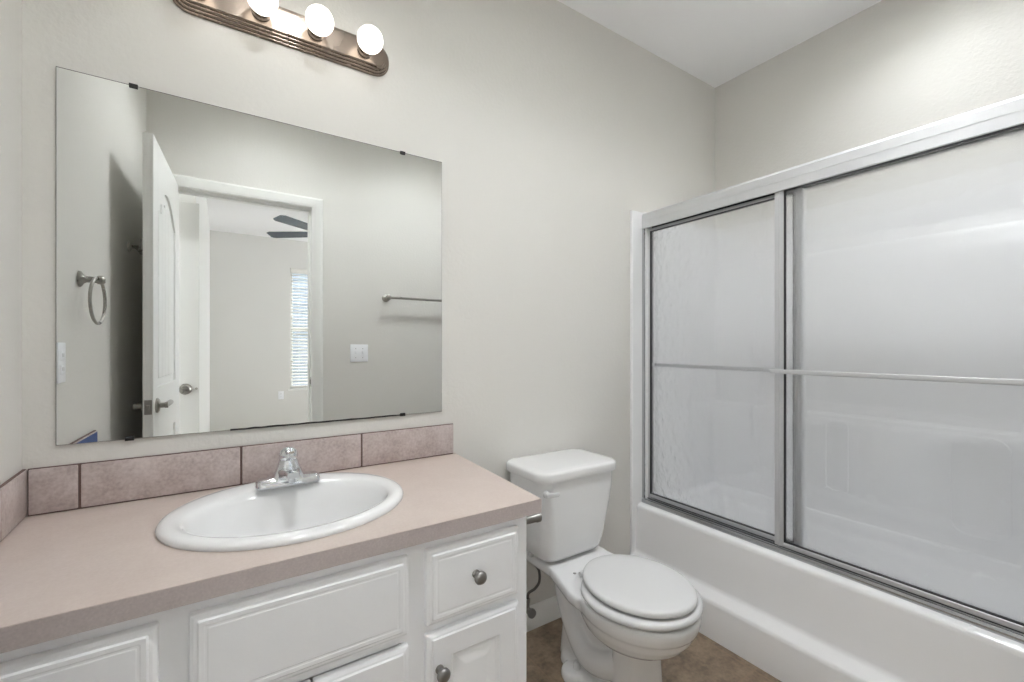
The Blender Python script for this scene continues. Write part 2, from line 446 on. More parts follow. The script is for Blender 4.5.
# ------------------------------------------------------------------ doors (structure)
def panel_door(name, L, Ht, th, both=True):
    """door in local coordinates: x along the width from the hinge, y thickness, z up"""
    bm = NB()
    st, lw = .10, L - .20                       # stile, panel width
    zl0, zl1, zu0, zu1 = .22, .80, 1.02, Ht - .16
    rec = .009
    # slab core plus raised stiles and rails
    box(bm, 0, L, -th / 2 + rec, th / 2 - rec, 0, Ht)
    for s in (1, -1):
        y0, y1 = (th / 2 - rec, th / 2) if s > 0 else (-th / 2, -th / 2 + rec)
        box(bm, 0, st, y0, y1, 0, Ht, .0015, 1); box(bm, L - st, L, y0, y1, 0, Ht, .0015, 1)
        box(bm, st, L - st, y0, y1, 0, zl0, .0015, 1); box(bm, st, L - st, y0, y1, zl1, zu0, .0015, 1)
        n = 18; top = [(st, Ht)] + [(st, zu1 - .12)] + [(st + lw * i / n, zu1 - .12 + .12 * math.sin(PI * i / n)) for i in range(1, n)] + [(L - st, zu1 - .12), (L - st, Ht)]
        prism(bm, top, 'y', y0, y1)
        # planked panels
        for (z0, z1, arch) in ((zl0 + .035, zl1 - .035, 0), (zu0 + .035, zu1 - .15, 1)):
            k = 5; pw = (lw - .07) / k
            ya, yb = (y0 - .001, y1 - .003) if s > 0 else (y0 + .003, y1 + .001)
            for i in range(k):
                xa = st + .035 + i * pw
                zt = z1 + (.10 * math.sin(PI * (i + .5) / k) if arch else 0)
                box(bm, xa + .003, xa + pw - .003, ya, yb, z0, zt, .003, 1)
    return bm
def place(bm, x, y, ang):
    bmesh.ops.rotate(bm, verts=bm.verts, cent=(0, 0, 0), matrix=Matrix.Rotation(ang, 3, 'Z'))
    bmesh.ops.translate(bm, verts=bm.verts, vec=(x, y, .008))
DL, DH, DT = .69, 2.072, .035
hx, hy = -.217, .022                              # hinge
ang = math.atan2(.69, -.036)
bm = panel_door('door_1', DL, DH, DT); place(bm, hx, hy, ang); d1 = struct('door_1', bm, M_trim)
def lever(side):
    bm = NB(); s = side; z = .945; xk = DL - .062
    lathe(bm, [(.031, DT / 2 * 1), (.031, DT / 2 + .006), (.024, DT / 2 + .011), (.011, DT / 2 + .013), (.011, DT / 2 + .028), (.0125, DT / 2 + .030), (.0125, DT / 2 + .040), (0, DT / 2 + .042)], (0, 0, 0), (0, s, 0), 24)
    pts = spline([(0, s * (DT / 2 + .031), 0), (-.03, s * (DT / 2 + .033), 0), (-.09, s * (DT / 2 + .034), .001), (-.135, s * (DT / 2 + .031), -.001)], 6)
    tube(bm, pts, [.011] * (len(pts) - 1) + [.009], 12)
    bmesh.ops.translate(bm, verts=bm.verts, vec=(xk, 0, z)); place(bm, hx, hy, ang); return bm
obj('door_handle', lever(-1), M_nickel, d1); obj('door_handle', lever(1), M_nickel, d1)
bm = NB(); box(bm, DL, DL + .0015, -.0125, .0125, .915, .975, .0005, 1); box(bm, DL + .001, DL + .009, -.007, .007, .935, .955, .002, 1); place(bm, hx, hy, ang); obj('latch_plate', bm, M_nickel, d1)
bm = NB()
for z in (.2, 1.05, 1.85):
    tube(bm, [(.0, .024, z), (.0, .024, z + .09)], .006, 10)
place(bm, hx + .0, hy, ang); obj('hinge', bm, M_nickel, d1)

bm = NB(); L2 = .74
bm = panel_door('door_2', L2, 2.06, DT); place(bm, -.855, -.25, 0); d2 = struct('door_2', bm, M_trim)
bm = NB()
lathe(bm, [(.032, DT / 2), (.032, DT / 2 + .006), (.013, DT / 2 + .012), (.012, DT / 2 + .03), (.024, DT / 2 + .04), (.029, DT / 2 + .055), (.022, DT / 2 + .068), (0, DT / 2 + .071)], (L2 - .066, 0, .94), (0, 1, 0), 28)
place(bm, -.855, -.25, 0); obj('door_knob', bm, M_nickel, d2)
bm = NB(); lathe(bm, [(.007, DT / 2), (.006, DT / 2 + .003), (0, DT / 2 + .004)], (L2 - .014, 0, .94), (0, 1, 0), 12); place(bm, -.855, -.25, 0); obj('screw_cap', bm, M_nickel, d2)

# ------------------------------------------------------------------ tub and shower unit
XA = 1.715          # face of the end flange
t = thing('bathtub_shower', 'white one piece bathtub with molded surround behind sliding glass doors', 'bathtub', (2.08, .76, 0))
Y0, Y1 = .012, D - .012
prof = [(1.678, .0), (1.680, .138), (1.683, .150), (1.690, .157), (1.730, .172), (1.738, .178), (1.741, .19), (1.752, .385), (1.754, .398), (1.760, .406), (1.772, .410),
        (1.86, .410), (1.885, .405), (1.90, .38), (1.93, .22), (1.96, .13), (2.02, .10), (2.26, .095), (2.31, .12), (2.34, .2), (2.36, .38), (2.375, .410), (2.44, .416)]
bm = NB()
def tubring(y, k):
    # k: 0 = open section, 1 = basin filled in (ends of the tub)
    return [(x, y, (z if x < 1.865 or x > 2.37 else z + (.410 - z) * k)) for x, z in prof]
ys = [(Y0, 1), (.09, 1), (.10, .93), (.115, .75), (.15, .25), (.19, .06), (.24, 0), (1.28, 0), (1.33, .06), (1.37, .25), (1.405, .75), (1.42, .93), (1.43, 1), (Y1, 1)]
loft(bm, [tubring(y, k) for y, k in ys], False, False, closed=False)
obj('tub', bm, M_fib, t, 40)
# surround: two end panels with front flange and the long back panel
def endpanel(ya, yb):
    bm = NB(); s = 1 if yb > ya else -1
    pts = [(XA, ya), (XA, yb - s * .004), (XA + .004, yb), (1.79, yb), (1.80, yb + s * .012), (1.845, yb + s * .014), (1.87, yb + s * .006), (2.44, yb + s * .006), (2.44, ya)]
    prism(bm, pts, 'z', .40, 1.885)
    prism(bm, [(XA, ya), (XA, yb - s * .004), (XA + .004, yb - s * .001), (1.75, yb - s * .001), (1.75, ya)], 'z', 0, .40)
    return bm
obj('side_panel', endpanel(D - .002, D - .018), M_fib, t, 30)
obj('side_panel', endpanel(.002, .018), M_fib, t, 30)
bm = NB()
bp = [(2.452, .405), (2.405, .405), (2.40, .86), (2.404, .876), (2.42, .884), (2.425, .89), (2.425, 1.64), (2.43, 1.655), (2.44, 1.665), (2.442, 1.885), (2.452, 1.885)]
prism(bm, bp, 'y', .02, D - .02)
obj('back_panel', bm, M_fib, t, 30)
def niche(yc, wd, z0, z1):
    bm = NB(); n = 16
    out_ = rrect(yc - wd / 2, yc + wd / 2, z0, z1, wd * .3, 6); inn = rrect(yc - wd / 2 + .012, yc + wd / 2 - .012, z0 + .012, z1 - .012, wd * .25, 6)
    loft(bm, [[(2.404, y, z) for y, z in out_], [(2.385, y, z) for y, z in out_], [(2.385, y, z) for y, z in inn], [(2.40, y, z) for y, z in inn]], False, True)
    return bm
obj('soap_recess', niche(.885, .10, .52, .86), M_fib, t, 40)
obj('soap_recess', niche(.42, .17, .47, .86), M_fib, t, 40)

# ------------------------------------------------------------------ sliding shower doors
XG = 1.805
t = thing('shower_door', 'silver framed sliding shower doors with textured glass on the tub rim', 'shower door', (1.82, .76, .41))
ya, yb = .019, D - .0185
bm = NB()   # header: hollow channel open downwards
hp = [(1.785, 1.80), (1.785, 1.868), (1.792, 1.878), (1.850, 1.878), (1.857, 1.868), (1.857, 1.80), (1.850, 1.80), (1.850, 1.86), (1.792, 1.86), (1.792, 1.80)]
prism(bm, hp, 'y', ya, yb)
box(bm, 1.7835, 1.786, ya, yb, 1.836, 1.84); box(bm, 1.7835, 1.786, ya, yb, 1.801, 1.805)
obj('header', bm, M_alu, t, 30)
bm = NB(); box(bm, 1.8455, 1.8495, ya + .002, yb - .002, 1.803, 1.858); obj('header_shade', bm, M_aludark, t, 0, label='dark sheet painting the shade inside header channel')  # dark sheet stands in for the shade inside the channel
bm = NB()   # bottom track with three ribs
tp = [(1.783, .4105), (1.783, .421), (1.786, .429), (1.789, .429), (1.791, .420), (1.792, .420), (1.794, .432), (1.797, .432), (1.799, .420), (1.809, .420), (1.811, .434), (1.815, .434), (1.817, .420), (1.838, .420), (1.840, .434), (1.846, .434), (1.848, .4105)]
prism(bm, tp, 'y', ya, yb); obj('bottom_track', bm, M_track, t, 20)
for yy, s in ((yb, -1), (ya, 1)):
    bm = NB(); prism(bm, [(1.787, yy), (1.787, yy + s * .013), (1.795, yy + s * .013), (1.795, yy + s * .008), (1.846, yy + s * .008), (1.846, yy + s * .020), (1.853, yy + s * .020), (1.853, yy)], 'z', .434, 1.80)
    for zz in (.6, 1.3, 1.7): lathe(bm, [(.004, 0), (.003, .002)], (1.80, yy + s * .009, zz), (0, s, 0), 8)
    obj('wall_jamb', bm, M_track, t, 20)

def slider(y0, y1, xc, z0, z1, bar_side, st0, st1):
    """framed glass panel from y0 to y1 at depth xc"""
    bm = NB(); hw = .008
    box(bm, xc - hw, xc + hw, y0, y0 + st0, z0, z1, .002, 1); box(bm, xc - hw, xc + hw, y1 - st1, y1, z0, z1, .002, 1)
    box(bm, xc - hw, xc + hw, y0 + st0, y1 - st1, z0, z0 + .018, .002, 1); box(bm, xc - hw, xc + hw, y0 + st0, y1 - st1, z1 - .013, z1, .002, 1)
    for yy, sg in ((y0 + st0 * .5, 1), (y1 - st1 * .5, 1)):
        box(bm, xc - hw - .003, xc + hw + .003, yy - .003, yy + .003, z0, z1, .001, 1)
    f = obj('sliding_panel', bm, M_alu, t, 20)
    bm = NB()   # dark glazing bead
    for a in ((y0 + st0, y0 + st0 + .003, z0 + .018, z1 - .013), (y1 - st1 - .003, y1 - st1, z0 + .018, z1 - .013), (y0 + st0, y1 - st1, z0 + .018, z0 + .021), (y0 + st0, y1 - st1, z1 - .016, z1 - .013)):
        box(bm, xc - hw + .001, xc + hw - .001, *a)
    obj('glazing_bead', bm, M_aludark, f, 0)
    bm = NB(); box(bm, xc - .0025, xc + .0025, y0 + st0 - .002, y1 - st1 + .002, z0 + .016, z1 - .02); obj('glass_pane', bm, M_glass, f, 0)
    bm = NB(); s = bar_side; zb = 1.108
    xb = xc + s * .036
    for yy in (y0 + st0 * .5, y1 - st1 * .5): box(bm, min(xc + s * hw, xb), max(xc + s * hw, xb), yy - .006, yy + .006, zb - .009, zb + .009, .002, 1)
    prism(bm, rrect(xb - .004, xb + .004, zb - .0085, zb + .0085, .0035, 3), 'y', y0 + st0 * .5 - .02, y1 - st1 * .5 + .02)
    obj('towel_bar', bm, M_alu, f, 30)
    return f
slider(.045, .868, 1.803, .435, 1.815, -1, .03, .034)
slider(.781, D - .0285, 1.829, .435, 1.803, 1, .028, .010)

# ------------------------------------------------------------------ vanity cabinet
YB = .963            # face of the frame
VX0, VX1, ZT = -.352, .681, .759
t = thing('vanity_cabinet', 'white painted bathroom vanity cabinet with raised panel fronts under the pink counter', 'cabinet', (.16, 1.24, 0))
bm = NB()
box(bm, VX0, VX0 + .018, YB + .02, D - .002, 0, ZT); box(bm, VX1 - .018, VX1, YB + .0195, D - .002, 0, ZT); box(bm, VX0 + .018, VX1 - .018, YB + .02, D - .002, .10, .118)
box(bm, VX0 + .018, VX1 - .018, D - .008, D - .002, .118, ZT); box(bm, VX0 + .018, VX1 - .018, YB + .07, YB + .085, 0, .10)
obj('carcass', bm, M_cab, t, 0)
bm = NB()
fx = [(VX0, -.078), (-.066 + .0, -.062), (.362, .380), (.655, VX1)]
for a in ((VX0, VX0 + .035), (-.104, -.034), (.336, .405), (.634, VX1)):
    box(bm, a[0], a[1], YB, YB + .0195, .10, ZT)
for a, b_ in ((VX0 + .035, -.104), (-.034, .336), (.405, .634)):
    box(bm, a, b_, YB, YB + .0195, .733, ZT); box(bm, a, b_, YB, YB + .0195, .538, .562); box(bm, a, b_, YB, YB + .0195, .10, .13)
obj('face_frame', bm, M_cab, t, 0)

def routed(bm, x0, x1, z0, z1, yb, th=.018, edge=.012, step=.022):
    """overlay slab with softened edge and a shallow routed border"""
    def ring(i, y): return [(x, y, z) for x, z in rrect(x0 + i, x1 - i, z0 + i, z1 - i, max(.002, .004 - i * .05), 2)]
    rings = [ring(0, yb), ring(0, yb - th + .010), ring(.002, yb - th + .006), ring(edge * .6, yb - th + .003), ring(edge, yb - th + .0025), ring(edge + .003, yb - th), ring(step, yb - th), ring(step + .002, yb - th + .0007), ring(step + .005, yb - th + .0007), ring(step + .007, yb - th)]
    loft(bm, rings)
def raised(bm, x0, x1, z0, z1, yb, th=.018, fr=.068):
    def ring(i, y): return [(x, y, z) for x, z in rrect(x0 + i, x1 - i, z0 + i, z1 - i, max(.002, .004 - i * .05), 2)]
    rings = [ring(0, yb), ring(0, yb - th + .010), ring(.002, yb - th + .006), ring(.008, yb - th + .003), ring(.012, yb - th + .0025), ring(.015, yb - th), ring(fr - .006, yb - th), ring(fr, yb - th + .006), ring(fr + .004, yb - th + .007), ring(fr + .03, yb - th + .001), ring(fr + .033, yb - th + .001)]
    loft(bm, rings)
def knob(x, z, y, parent):
    bm = NB(); lathe(bm, [(.010, 0), (.010, .002), (.0065, .004), (.006, .013), (.011, .016), (.0155, .021), (.016, .026), (.013, .031), (.006, .0335), (0, .034)], (x, y, z), (0, -1, 0), 28)
    obj('knob', bm, M_pewter, parent, 40, label='round pewter knob')
ys_ = YB - .0005
bm = NB(); routed(bm, -.049, .350, .558, .735, ys_); obj('false_front', bm, M_cab, t, 14)
bm = NB(); routed(bm, .391, .648, .558, .735, ys_); dr = obj('drawer', bm, M_cab, t, 14)
knob(.517, .650, YB - .0185, dr)
bm = NB(); routed(bm, -.340, -.090, .558, .735, ys_); dr = obj('drawer', bm, M_cab, t, 14)
knob(-.215, .650, YB - .0185, dr)
bm = NB(); raised(bm, .391, .648, .125, .540, ys_); dd = obj('door', bm, M_cab, t, 14)
knob(.421, .456, YB - .0185, dd)
bm = NB(); raised(bm, .152, .350, .125, .536, ys_); dd = obj('door', bm, M_cab, t, 14); knob(.176, .43, YB - .0185, dd)
bm = NB(); raised(bm, -.049, .149, .125, .536, ys_); dd = obj('door', bm, M_cab, t, 14); knob(.125, .43, YB - .0185, dd)
bm = NB(); raised(bm, -.340, -.090, .125, .540, ys_); dd = obj('door', bm, M_cab, t, 14); knob(-.115, .456, YB - .0185, dd)

# ------------------------------------------------------------------ countertop
ZC = .796
SC, SA, SB = (.153, 1.247), .275, .243
t = thing('countertop', 'pinkish beige laminate countertop with oval sink cutout on the white vanity', 'countertop', (.16, 1.24, .7595))
bm = NB(); n = 72
CF = .942
def outer(a):
    # point on the counter outline in direction a from sink centre
    dx, dy = math.cos(a), math.sin(a); best = 9
    poly = [(xl(CF) + .003, CF), (.714, CF), (.744, D - .001), (xl(D) + .003, D - .001)]
    for (ax, ay), (bx, by) in zip(poly, poly[1:] + poly[:1]):
        ex, ey = bx - ax, by - ay; den = dx * ey - dy * ex
        if abs(den) < 1e-9: continue
        s_ = ((ax - SC[0]) * ey - (ay - SC[1]) * ex) / den; u_ = ((ax - SC[0]) * dy - (ay - SC[1]) * dx) / den
        if s_ > 0 and -1e-6 <= u_ <= 1 + 1e-6: best = min(best, s_)
    return (SC[0] + dx * best, SC[1] + dy * best)
angs = sorted([2 * PI * i / n for i in range(n)] + [math.atan2(y - SC[1], x - SC[0]) % (2 * PI) for x, y in ((xl(CF) + .003, CF), (.714, CF), (.744, D - .001), (xl(D) + .003, D - .001))])
inn = [(SC[0] + (SA - .025) * math.cos(a), SC[1] + (SB - .025) * math.sin(a)) for a in angs]
# use true polar points on the ellipse so that spokes stay radial
inn = []
for a in angs:
    r_ = 1 / math.sqrt((math.cos(a) / (SA - .022)) ** 2 + (math.sin(a) / (SB - .022)) ** 2); inn.append((SC[0] + r_ * math.cos(a), SC[1] + r_ * math.sin(a)))
oo = [outer(a) for a in angs]
loft(bm, [[(x, y, ZC - .030) for x, y in inn], [(x, y, ZC) for x, y in inn], [(x, y, ZC) for x, y in oo], [(x, y, ZC - .0362) for x, y in oo], [(x, y, ZC - .0362) for x, y in inn]], False, False)
obj('counter_slab', bm, M_lam, t, 20)
bm = NB(); e = .0012
def strip(p, q, nx, ny):
    vs = [bm.verts.new((p[0] + nx * k, p[1] + ny * k, z)) for z in (ZC - .037, ZC - .0008) for k in (0.0002, e)] + [bm.verts.new((q[0] + nx * k, q[1] + ny * k, z)) for z in (ZC - .037, ZC - .0008) for k in (0.0002, e)]
    for f in ((0, 1, 3, 2), (4, 6, 7, 5), (0, 4, 5, 1), (2, 3, 7, 6), (0, 2, 6, 4), (1, 5, 7, 3)): bm.faces.new([vs[i] for i in f])
strip((xl(CF) + .003, CF), (.714 + e, CF), 0, -1); strip((.714, CF), (.744, D - .001), 1, 0)
obj('edge_strip', bm, M_lamedge, t, 0, label='mauve edge strip of the counter')

# ------------------------------------------------------------------ tile splash
def splash(name, label, a, b, nrm, seams, zt, loc):
    """row of tiles from a to b (floor points), facing nrm, seams in fractions"""
    a, b, nr = Vector(a + (0,)), Vector(b + (0,)), Vector(nrm + (0,)).normalized()
    bm = NB(); z0 = ZC + .0005
    d = (b - a); L = d.length; d.normalize()
    def bx(s0, s1, y0, y1, z0, z1, bev, mi):
        vs = []
        n0 = set(bm.verts)
        box(bm, s0, s1, y0, y1, z0, z1, bev, 2, mi)
        for v in set(bm.verts) - n0:
            x, y, z = v.co; q = a + d * x + nr * y; v.co = (q.x, q.y, z)
    bx(0, L, .0005, .0062, z0, zt - .001, 0, 1)                  # grout bed
    cuts = [0] + list(seams) + [L]
    for s0, s1 in zip(cuts, cuts[1:]):
        bx(s0 + (.0028 if s0 else .0015), s1 - (.0028 if s1 < L else 0), .001, .0095, z0 + .003, zt - .003, .0022, 0)
    o = obj(name, bm, [M_tile, M_grout], None, 40, loc=loc)
    return tag(o, label, 'backsplash')
xw0 = xl(D) + .003
splash('tile_backsplash', 'row of mauve brown ceramic tiles along the counter under the mirror', (xw0 + .0085, D - .0005), (.733, D - .0005), (0, -1), [x - xw0 - .0085 for x in (-.298, .047, .393)], .911, (.17, D, ZC))
splash('tile_backsplash', 'short row of brown tiles on the left side wall above the counter end', (xl(.945) + .001, .945), (xl(D - .002) + .001, D - .002), (1, 0), [.09, .40], .911, (xl(1.2), 1.2, ZC))
bm = NB()  # painted blue strip in place of a reflection on the glazed tiles
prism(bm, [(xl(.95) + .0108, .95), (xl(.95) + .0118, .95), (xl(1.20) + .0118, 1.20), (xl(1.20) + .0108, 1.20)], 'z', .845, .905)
tag(obj('reflection_strip', bm, M_blue, None, 0), 'blue strip painting a reflection on the side wall tiles, glimpsed in the bottom corner of the mirror', 'reflection')

# ------------------------------------------------------------------ sink
t = thing('sink', 'white oval drop-in sink set in the pinkish counter', 'sink', (SC[0], SC[1], ZC))
def egg(a, b, dy, z, n=72): return [(SC[0] + a * math.cos(2 * PI * i / n), SC[1] + dy + b * math.sin(2 * PI * i / n), z) for i in range(n)]
bm = NB()
rings = [egg(SA - .012, SB - .012, 0, ZC + .0005), egg(SA, SB, 0, ZC + .0005), egg(SA + .001, SB + .001, 0, ZC + .006), egg(SA - .003, SB - .003, 0, ZC + .012), egg(SA - .012, SB - .012, 0, ZC + .0165), egg(SA - .024, SB - .024, -.002, ZC + .017),
         egg(SA - .040, SB - .056, -.020, ZC + .0155), egg(SA - .048, SB - .066, -.026, ZC + .010), egg(SA - .056, SB - .076, -.030, ZC - .004), egg(SA - .072, SB - .090, -.030, ZC - .04), egg(SA - .10, SB - .11, -.028, ZC - .085), egg(SA - .145, SB - .14, -.025, ZC - .118), egg(SA - .20, SB - .185, -.022, ZC - .132), egg(.028, .028, -.02, ZC - .138), egg(.024, .024, -.02, ZC - .145)]
loft(bm, rings, False, False)
# outside of the bowl, under the counter
rings = [egg(SA - .03, SB - .03, -.005, ZC - .001), egg(SA - .05, SB - .066, -.026, ZC - .03), egg(SA - .085, SB - .095, -.028, ZC - .095), egg(SA - .14, SB - .13, -.025, ZC - .132), egg(.04, .04, -.02, ZC - .152), egg(.024, .024, -.02, ZC - .145)]
loft(bm, rings, False, False)
obj('basin', bm, M_porc, t, 60)
bm = NB(); lathe(bm, [(.021, -.142), (.031, -.137), (.031, -.134), (.024, -.1335), (.020, -.138), (0, -.138)], (SC[0], SC[1] - .02, ZC), (0, 0, 1), 28); obj('drain', bm, M_chrome, t)
# ------------------------------------------------------------------ faucet
fx, fy, fz = .158, 1.398, ZC + .0172
t = thing('faucet', 'chrome single lever faucet on the back of the oval sink', 'faucet', (fx, fy, fz))
bm = NB()
def st(hx_, hy_, z, r): return [(fx + x, fy + y, fz + z) for x, y in rrect(-hx_, hx_, -hy_, hy_, r, 6)]
loft(bm, [st(.082, .027, 0, .014), st(.082, .027, .008, .014), st(.079, .022, .018, .012), st(.074, .018, .0215, .010), st(.045, .017, .024, .010)])
obj('base_plate', bm, M_chrome, t, 30)
bm = NB()
loft(bm, [st(.046, .024, .012, .016), st(.038, .023, .030, .018), st(.029, .022, .052, .019), st(.025, .021, .066, .019), st(.023, .020, .070, .018)])
obj('body', bm, M_chrome, t, 30)
bm = NB()      # spout: tapered box reaching towards the front
def sec(y, zc, wx, hz): return [(fx + x, fy + y, fz + zc + z) for x, z in rrect(-wx, wx, -hz, hz, min(wx, hz) * .6, 4)]
loft(bm, [sec(-.006, .030, .030, .017), sec(-.030, .035, .025, .015), sec(-.060, .042, .020, .012), sec(-.092, .047, .0165, .0105), sec(-.104, .047, .014, .008)])
lathe(bm, [(.0095, 0), (.0095, .012), (.008, .013)], (fx, fy - .088, fz + .039), (0, 0, -1), 18)
obj('spout', bm, M_chrome, t, 30)
bm = NB()
lathe(bm, [(.0235, .071), (.0255, .076), (.0245, .086), (.020, .096), (.011, .102), (0, .104)], (fx, fy, fz), (0, 0, 1), 28)
loft(bm, [[(fx + x, fy + y0 + .0, fz + zc + z) for x, z in rrect(-w_, w_, -h_, h_, h_ * .8, 4)] for y0, zc, w_, h_ in ((-.005, .090, .012, .008), (-.03, .094, .010, .0055), (-.055, .099, .009, .004), (-.068, .102, .007, .003))])
obj('handle', bm, M_chrome, t, 40)
bm = NB(); lathe(bm, [(.005, 0), (.005, .001)], (fx, fy - .0185, fz + .081), (0, -1, .1), 14); obj('index_dot', bm, M_dark, t)
bm = NB(); tube(bm, [(fx, fy + .026, fz), (fx, fy + .026, fz + .03)], .002, 8); lathe(bm, [(.0045, .03), (.006, .035), (.0045, .04), (0, .041)], (fx, fy + .026, fz), (0, 0, 1), 14); obj('lift_rod', bm, M_chrome, t)

# ------------------------------------------------------------------ mirror
t = thing('wall_mirror', 'large frameless rectangular mirror on the wall above the vanity', 'mirror', (.173, D, .961))
mx0, mx1, mz0, mz1 = -.340, .686, .961, 1.891
bm = NB(); box(bm, mx0, mx1, D - .0062, D - .0053, mz0, mz1, 0, mi=1)
bm.faces.ensure_lookup_table()
for f in bm.faces:
    if abs(f.calc_center_median().y - (D - .0062)) < 1e-4: f.material_index = 0
obj('glass_sheet', bm, [M_mirror, M_aludark], t, 0)
bm = NB(); box(bm, mx0 - .0012, mx1 + .0012, D - .0052, D - .0005, mz0 - .001, mz1 + .0022); obj('gap_shadow', bm, M_grey, t, 0, label='dark thin rim painting the gap shadow behind mirror glass')  # dark rim paints the shadow gap around the mirror
for x, z, s in ((-.195, mz1, -1), (.536, mz1, -1), (.536, mz0, 1), (-.203, mz0, 1)):
    bm = NB(); box(bm, x - .009, x + .009, D - .0095, D - .0066, z - .006 if s < 0 else z - .004, z + .004 if s < 0 else z + .006, .001, 1); box(bm, x - .009, x + .009, D - .0095, D - .0005, z + .0004 if s < 0 else z - .0046, z + .0046 if s < 0 else z - .0004)
    obj('clip', bm, M_dark, t, 0)
bm = NB(); xs = [.02 + .02 * i for i in range(27)]
lo = [(x, mz0 - .0022 - .0012 * random.random()) for x in xs]; hi = [(x, mz0 + .0012 + .0022 * random.random()) for x in reversed(xs)]
prism(bm, lo + hi, 'y', D - .0068, D - .0063); obj('worn_edge', bm, M_dark, t, 0, label='blackened worn bottom edge')

# ------------------------------------------------------------------ vanity light
bz = 2.190; lx0, lx1 = -.122, .486
t = thing('vanity_light', 'brushed bronze vanity light bar with round lit bulbs above the mirror', 'light', ((lx0 + lx1) / 2, D, bz))
bm = NB()
def bar(i, y, r): return [(x, D - y, z) for x, z in rrect(lx0 + i, lx1 - i, bz - .057 + i, bz + .057 - i, max(r - i, .004), 7)]
loft(bm, [bar(0, .0005, .05), bar(0, .006, .05), bar(.003, .008, .05), bar(.006, .008, .05), bar(.007, .013, .05), bar(.010, .015, .05), bar(.013, .015, .05), bar(.014, .020, .05), bar(.017, .022, .05), bar(.020, .022, .05), bar(.021, .027, .05), bar(.024, .029, .05)])
obj('back_plate', bm, M_bronze, t, 25)
b0 = s0 = None
for k, x in enumerate((-.055, .096, .247, .398)):
    if b0 is None:
        bm = NB(); lathe(bm, [(.024, .0285), (.024, .033), (.019, .036), (.018, .05), (.0165, .052)], (x, D, bz), (0, -1, 0), 28); s0 = obj('socket', bm, M_bronze, t)
        bm = NB(); R_ = .040
        prof_ = [(.0135, .047), (.0145, .052)] + [(R_ * math.sin(a), .0925 - R_ * math.cos(a)) for a in [math.radians(24 + 156 * i / 22) for i in range(23)]]
        lathe(bm, prof_, (x, D, bz), (0, -1, 0), 36); b0 = obj('bulb', bm, M_bulb, t, 60)
        x00 = x
    else:
        for src in (s0, b0):
            c = src.copy(); C.objects.link(c); c.parent = t; c.location = (x - x00, 0, 0)

# ------------------------------------------------------------------ toilet
TX = 1.147
t = thing('toilet', 'white two piece toilet with closed lid between the vanity and the bathtub', 'toilet', (TX, 1.16, 0))
def oval(yf, yb, hw, z, n=48, yc=None, ex=2.0, flat=None):
    """egg outline: front at yf, back at yb, half width hw"""
    yc = yc if yc is not None else (yf * .52 + yb * .48)
    out = []
    for i in range(n):
        a = 2 * PI * i / n; c, s_ = math.cos(a), math.sin(a)
        c = math.copysign(abs(c) ** (2 / ex), c); s2 = math.copysign(abs(s_) ** (2 / ex), s_)
        y = yc + (s2 * (yb - yc) if s_ > 0 else s2 * (yc - yf))
        out.append((TX + hw * c, y, z))
    return out
bm = NB()
# bowl
loft(bm, [oval(.95, 1.10, .05, .232), oval(.90, 1.16, .098, .238), oval(.858, 1.18, .131, .253), oval(.828, 1.19, .153, .277), oval(.808, 1.20, .166, .303), oval(.798, 1.205, .172, .328), oval(.791, 1.21, .177, .333), oval(.785, 1.215, .182, .354), oval(.784, 1.22, .183, .370), oval(.788, 1.215, .179, .378)])
# front pedestal column
loft(bm, [oval(.905, 1.06, .098, 0, ex=3), oval(.91, 1.055, .094, .02, ex=3), oval(.925, 1.05, .084, .08, ex=3), oval(.93, 1.05, .080, .16, ex=3), oval(.925, 1.05, .082, .27, ex=3)])
# foot plate with bolt ears
loft(bm, [oval(.93, 1.34, .085, 0, ex=3), oval(.935, 1.335, .08, .025, ex=3), oval(.95, 1.325, .066, .04, ex=3)])
for s in (-1, 1):
    lathe(bm, [(.048, 0), (.048, .022), (.043, .034), (.02, .042), (0, .044)], (TX + s * .074, 1.215, 0), (0, 0, 1), 28)
    # trapway bulge along the side
    tube(bm, spline([(TX + s * .03, 1.02, .15), (TX + s * .048, 1.08, .115), (TX + s * .05, 1.16, .10), (TX + s * .045, 1.23, .15), (TX + s * .038, 1.29, .24), (TX + s * .035, 1.31, .31)], 6), .045, 16)
# spine linking pedestal and deck
loft(bm, [oval(1.0, 1.36, .055, .0, ex=3), oval(1.0, 1.35, .045, .12, ex=3), oval(1.02, 1.37, .055, .24, ex=3), oval(1.05, 1.40, .085, .315, ex=3), oval(1.06, 1.44, .115, .345, ex=3)])
# deck under the tank
def deck(i, z): return [(x, y, z) for x, y in ((.972 + i, 1.09), (.975 + i, 1.14), (1.018 + i, 1.285), (1.024 + i, 1.30), (1.024 + i, 1.46), (1.04 + i, 1.476), (1.30 - i, 1.476), (1.316 - i, 1.46), (1.316 - i, 1.30), (1.312 - i, 1.285), (1.322 - i, 1.14), (1.322 - i, 1.09))]
loft(bm, [deck(.02, .325), deck(.004, .338), deck(0, .35), deck(0, .366), deck(.006, .375)])
bowl = obj('bowl', bm, M_porc, t, 0)
rm = bowl.modifiers.new('blend', 'REMESH'); rm.mode = 'VOXEL'; rm.voxel_size = .0045; rm.use_smooth_shade = True
sm = bowl.modifiers.new('soften', 'SMOOTH'); sm.factor = .5; sm.iterations = 7
for s in (-1, 1):
    bm = NB(); lathe(bm, [(.013, .040), (.013, .056), (.010, .064), (.005, .067), (0, .0675)], (TX + s * .076, 1.20, 0), (0, 0, 1), 20); obj('bolt_cap', bm, M_plast, t)
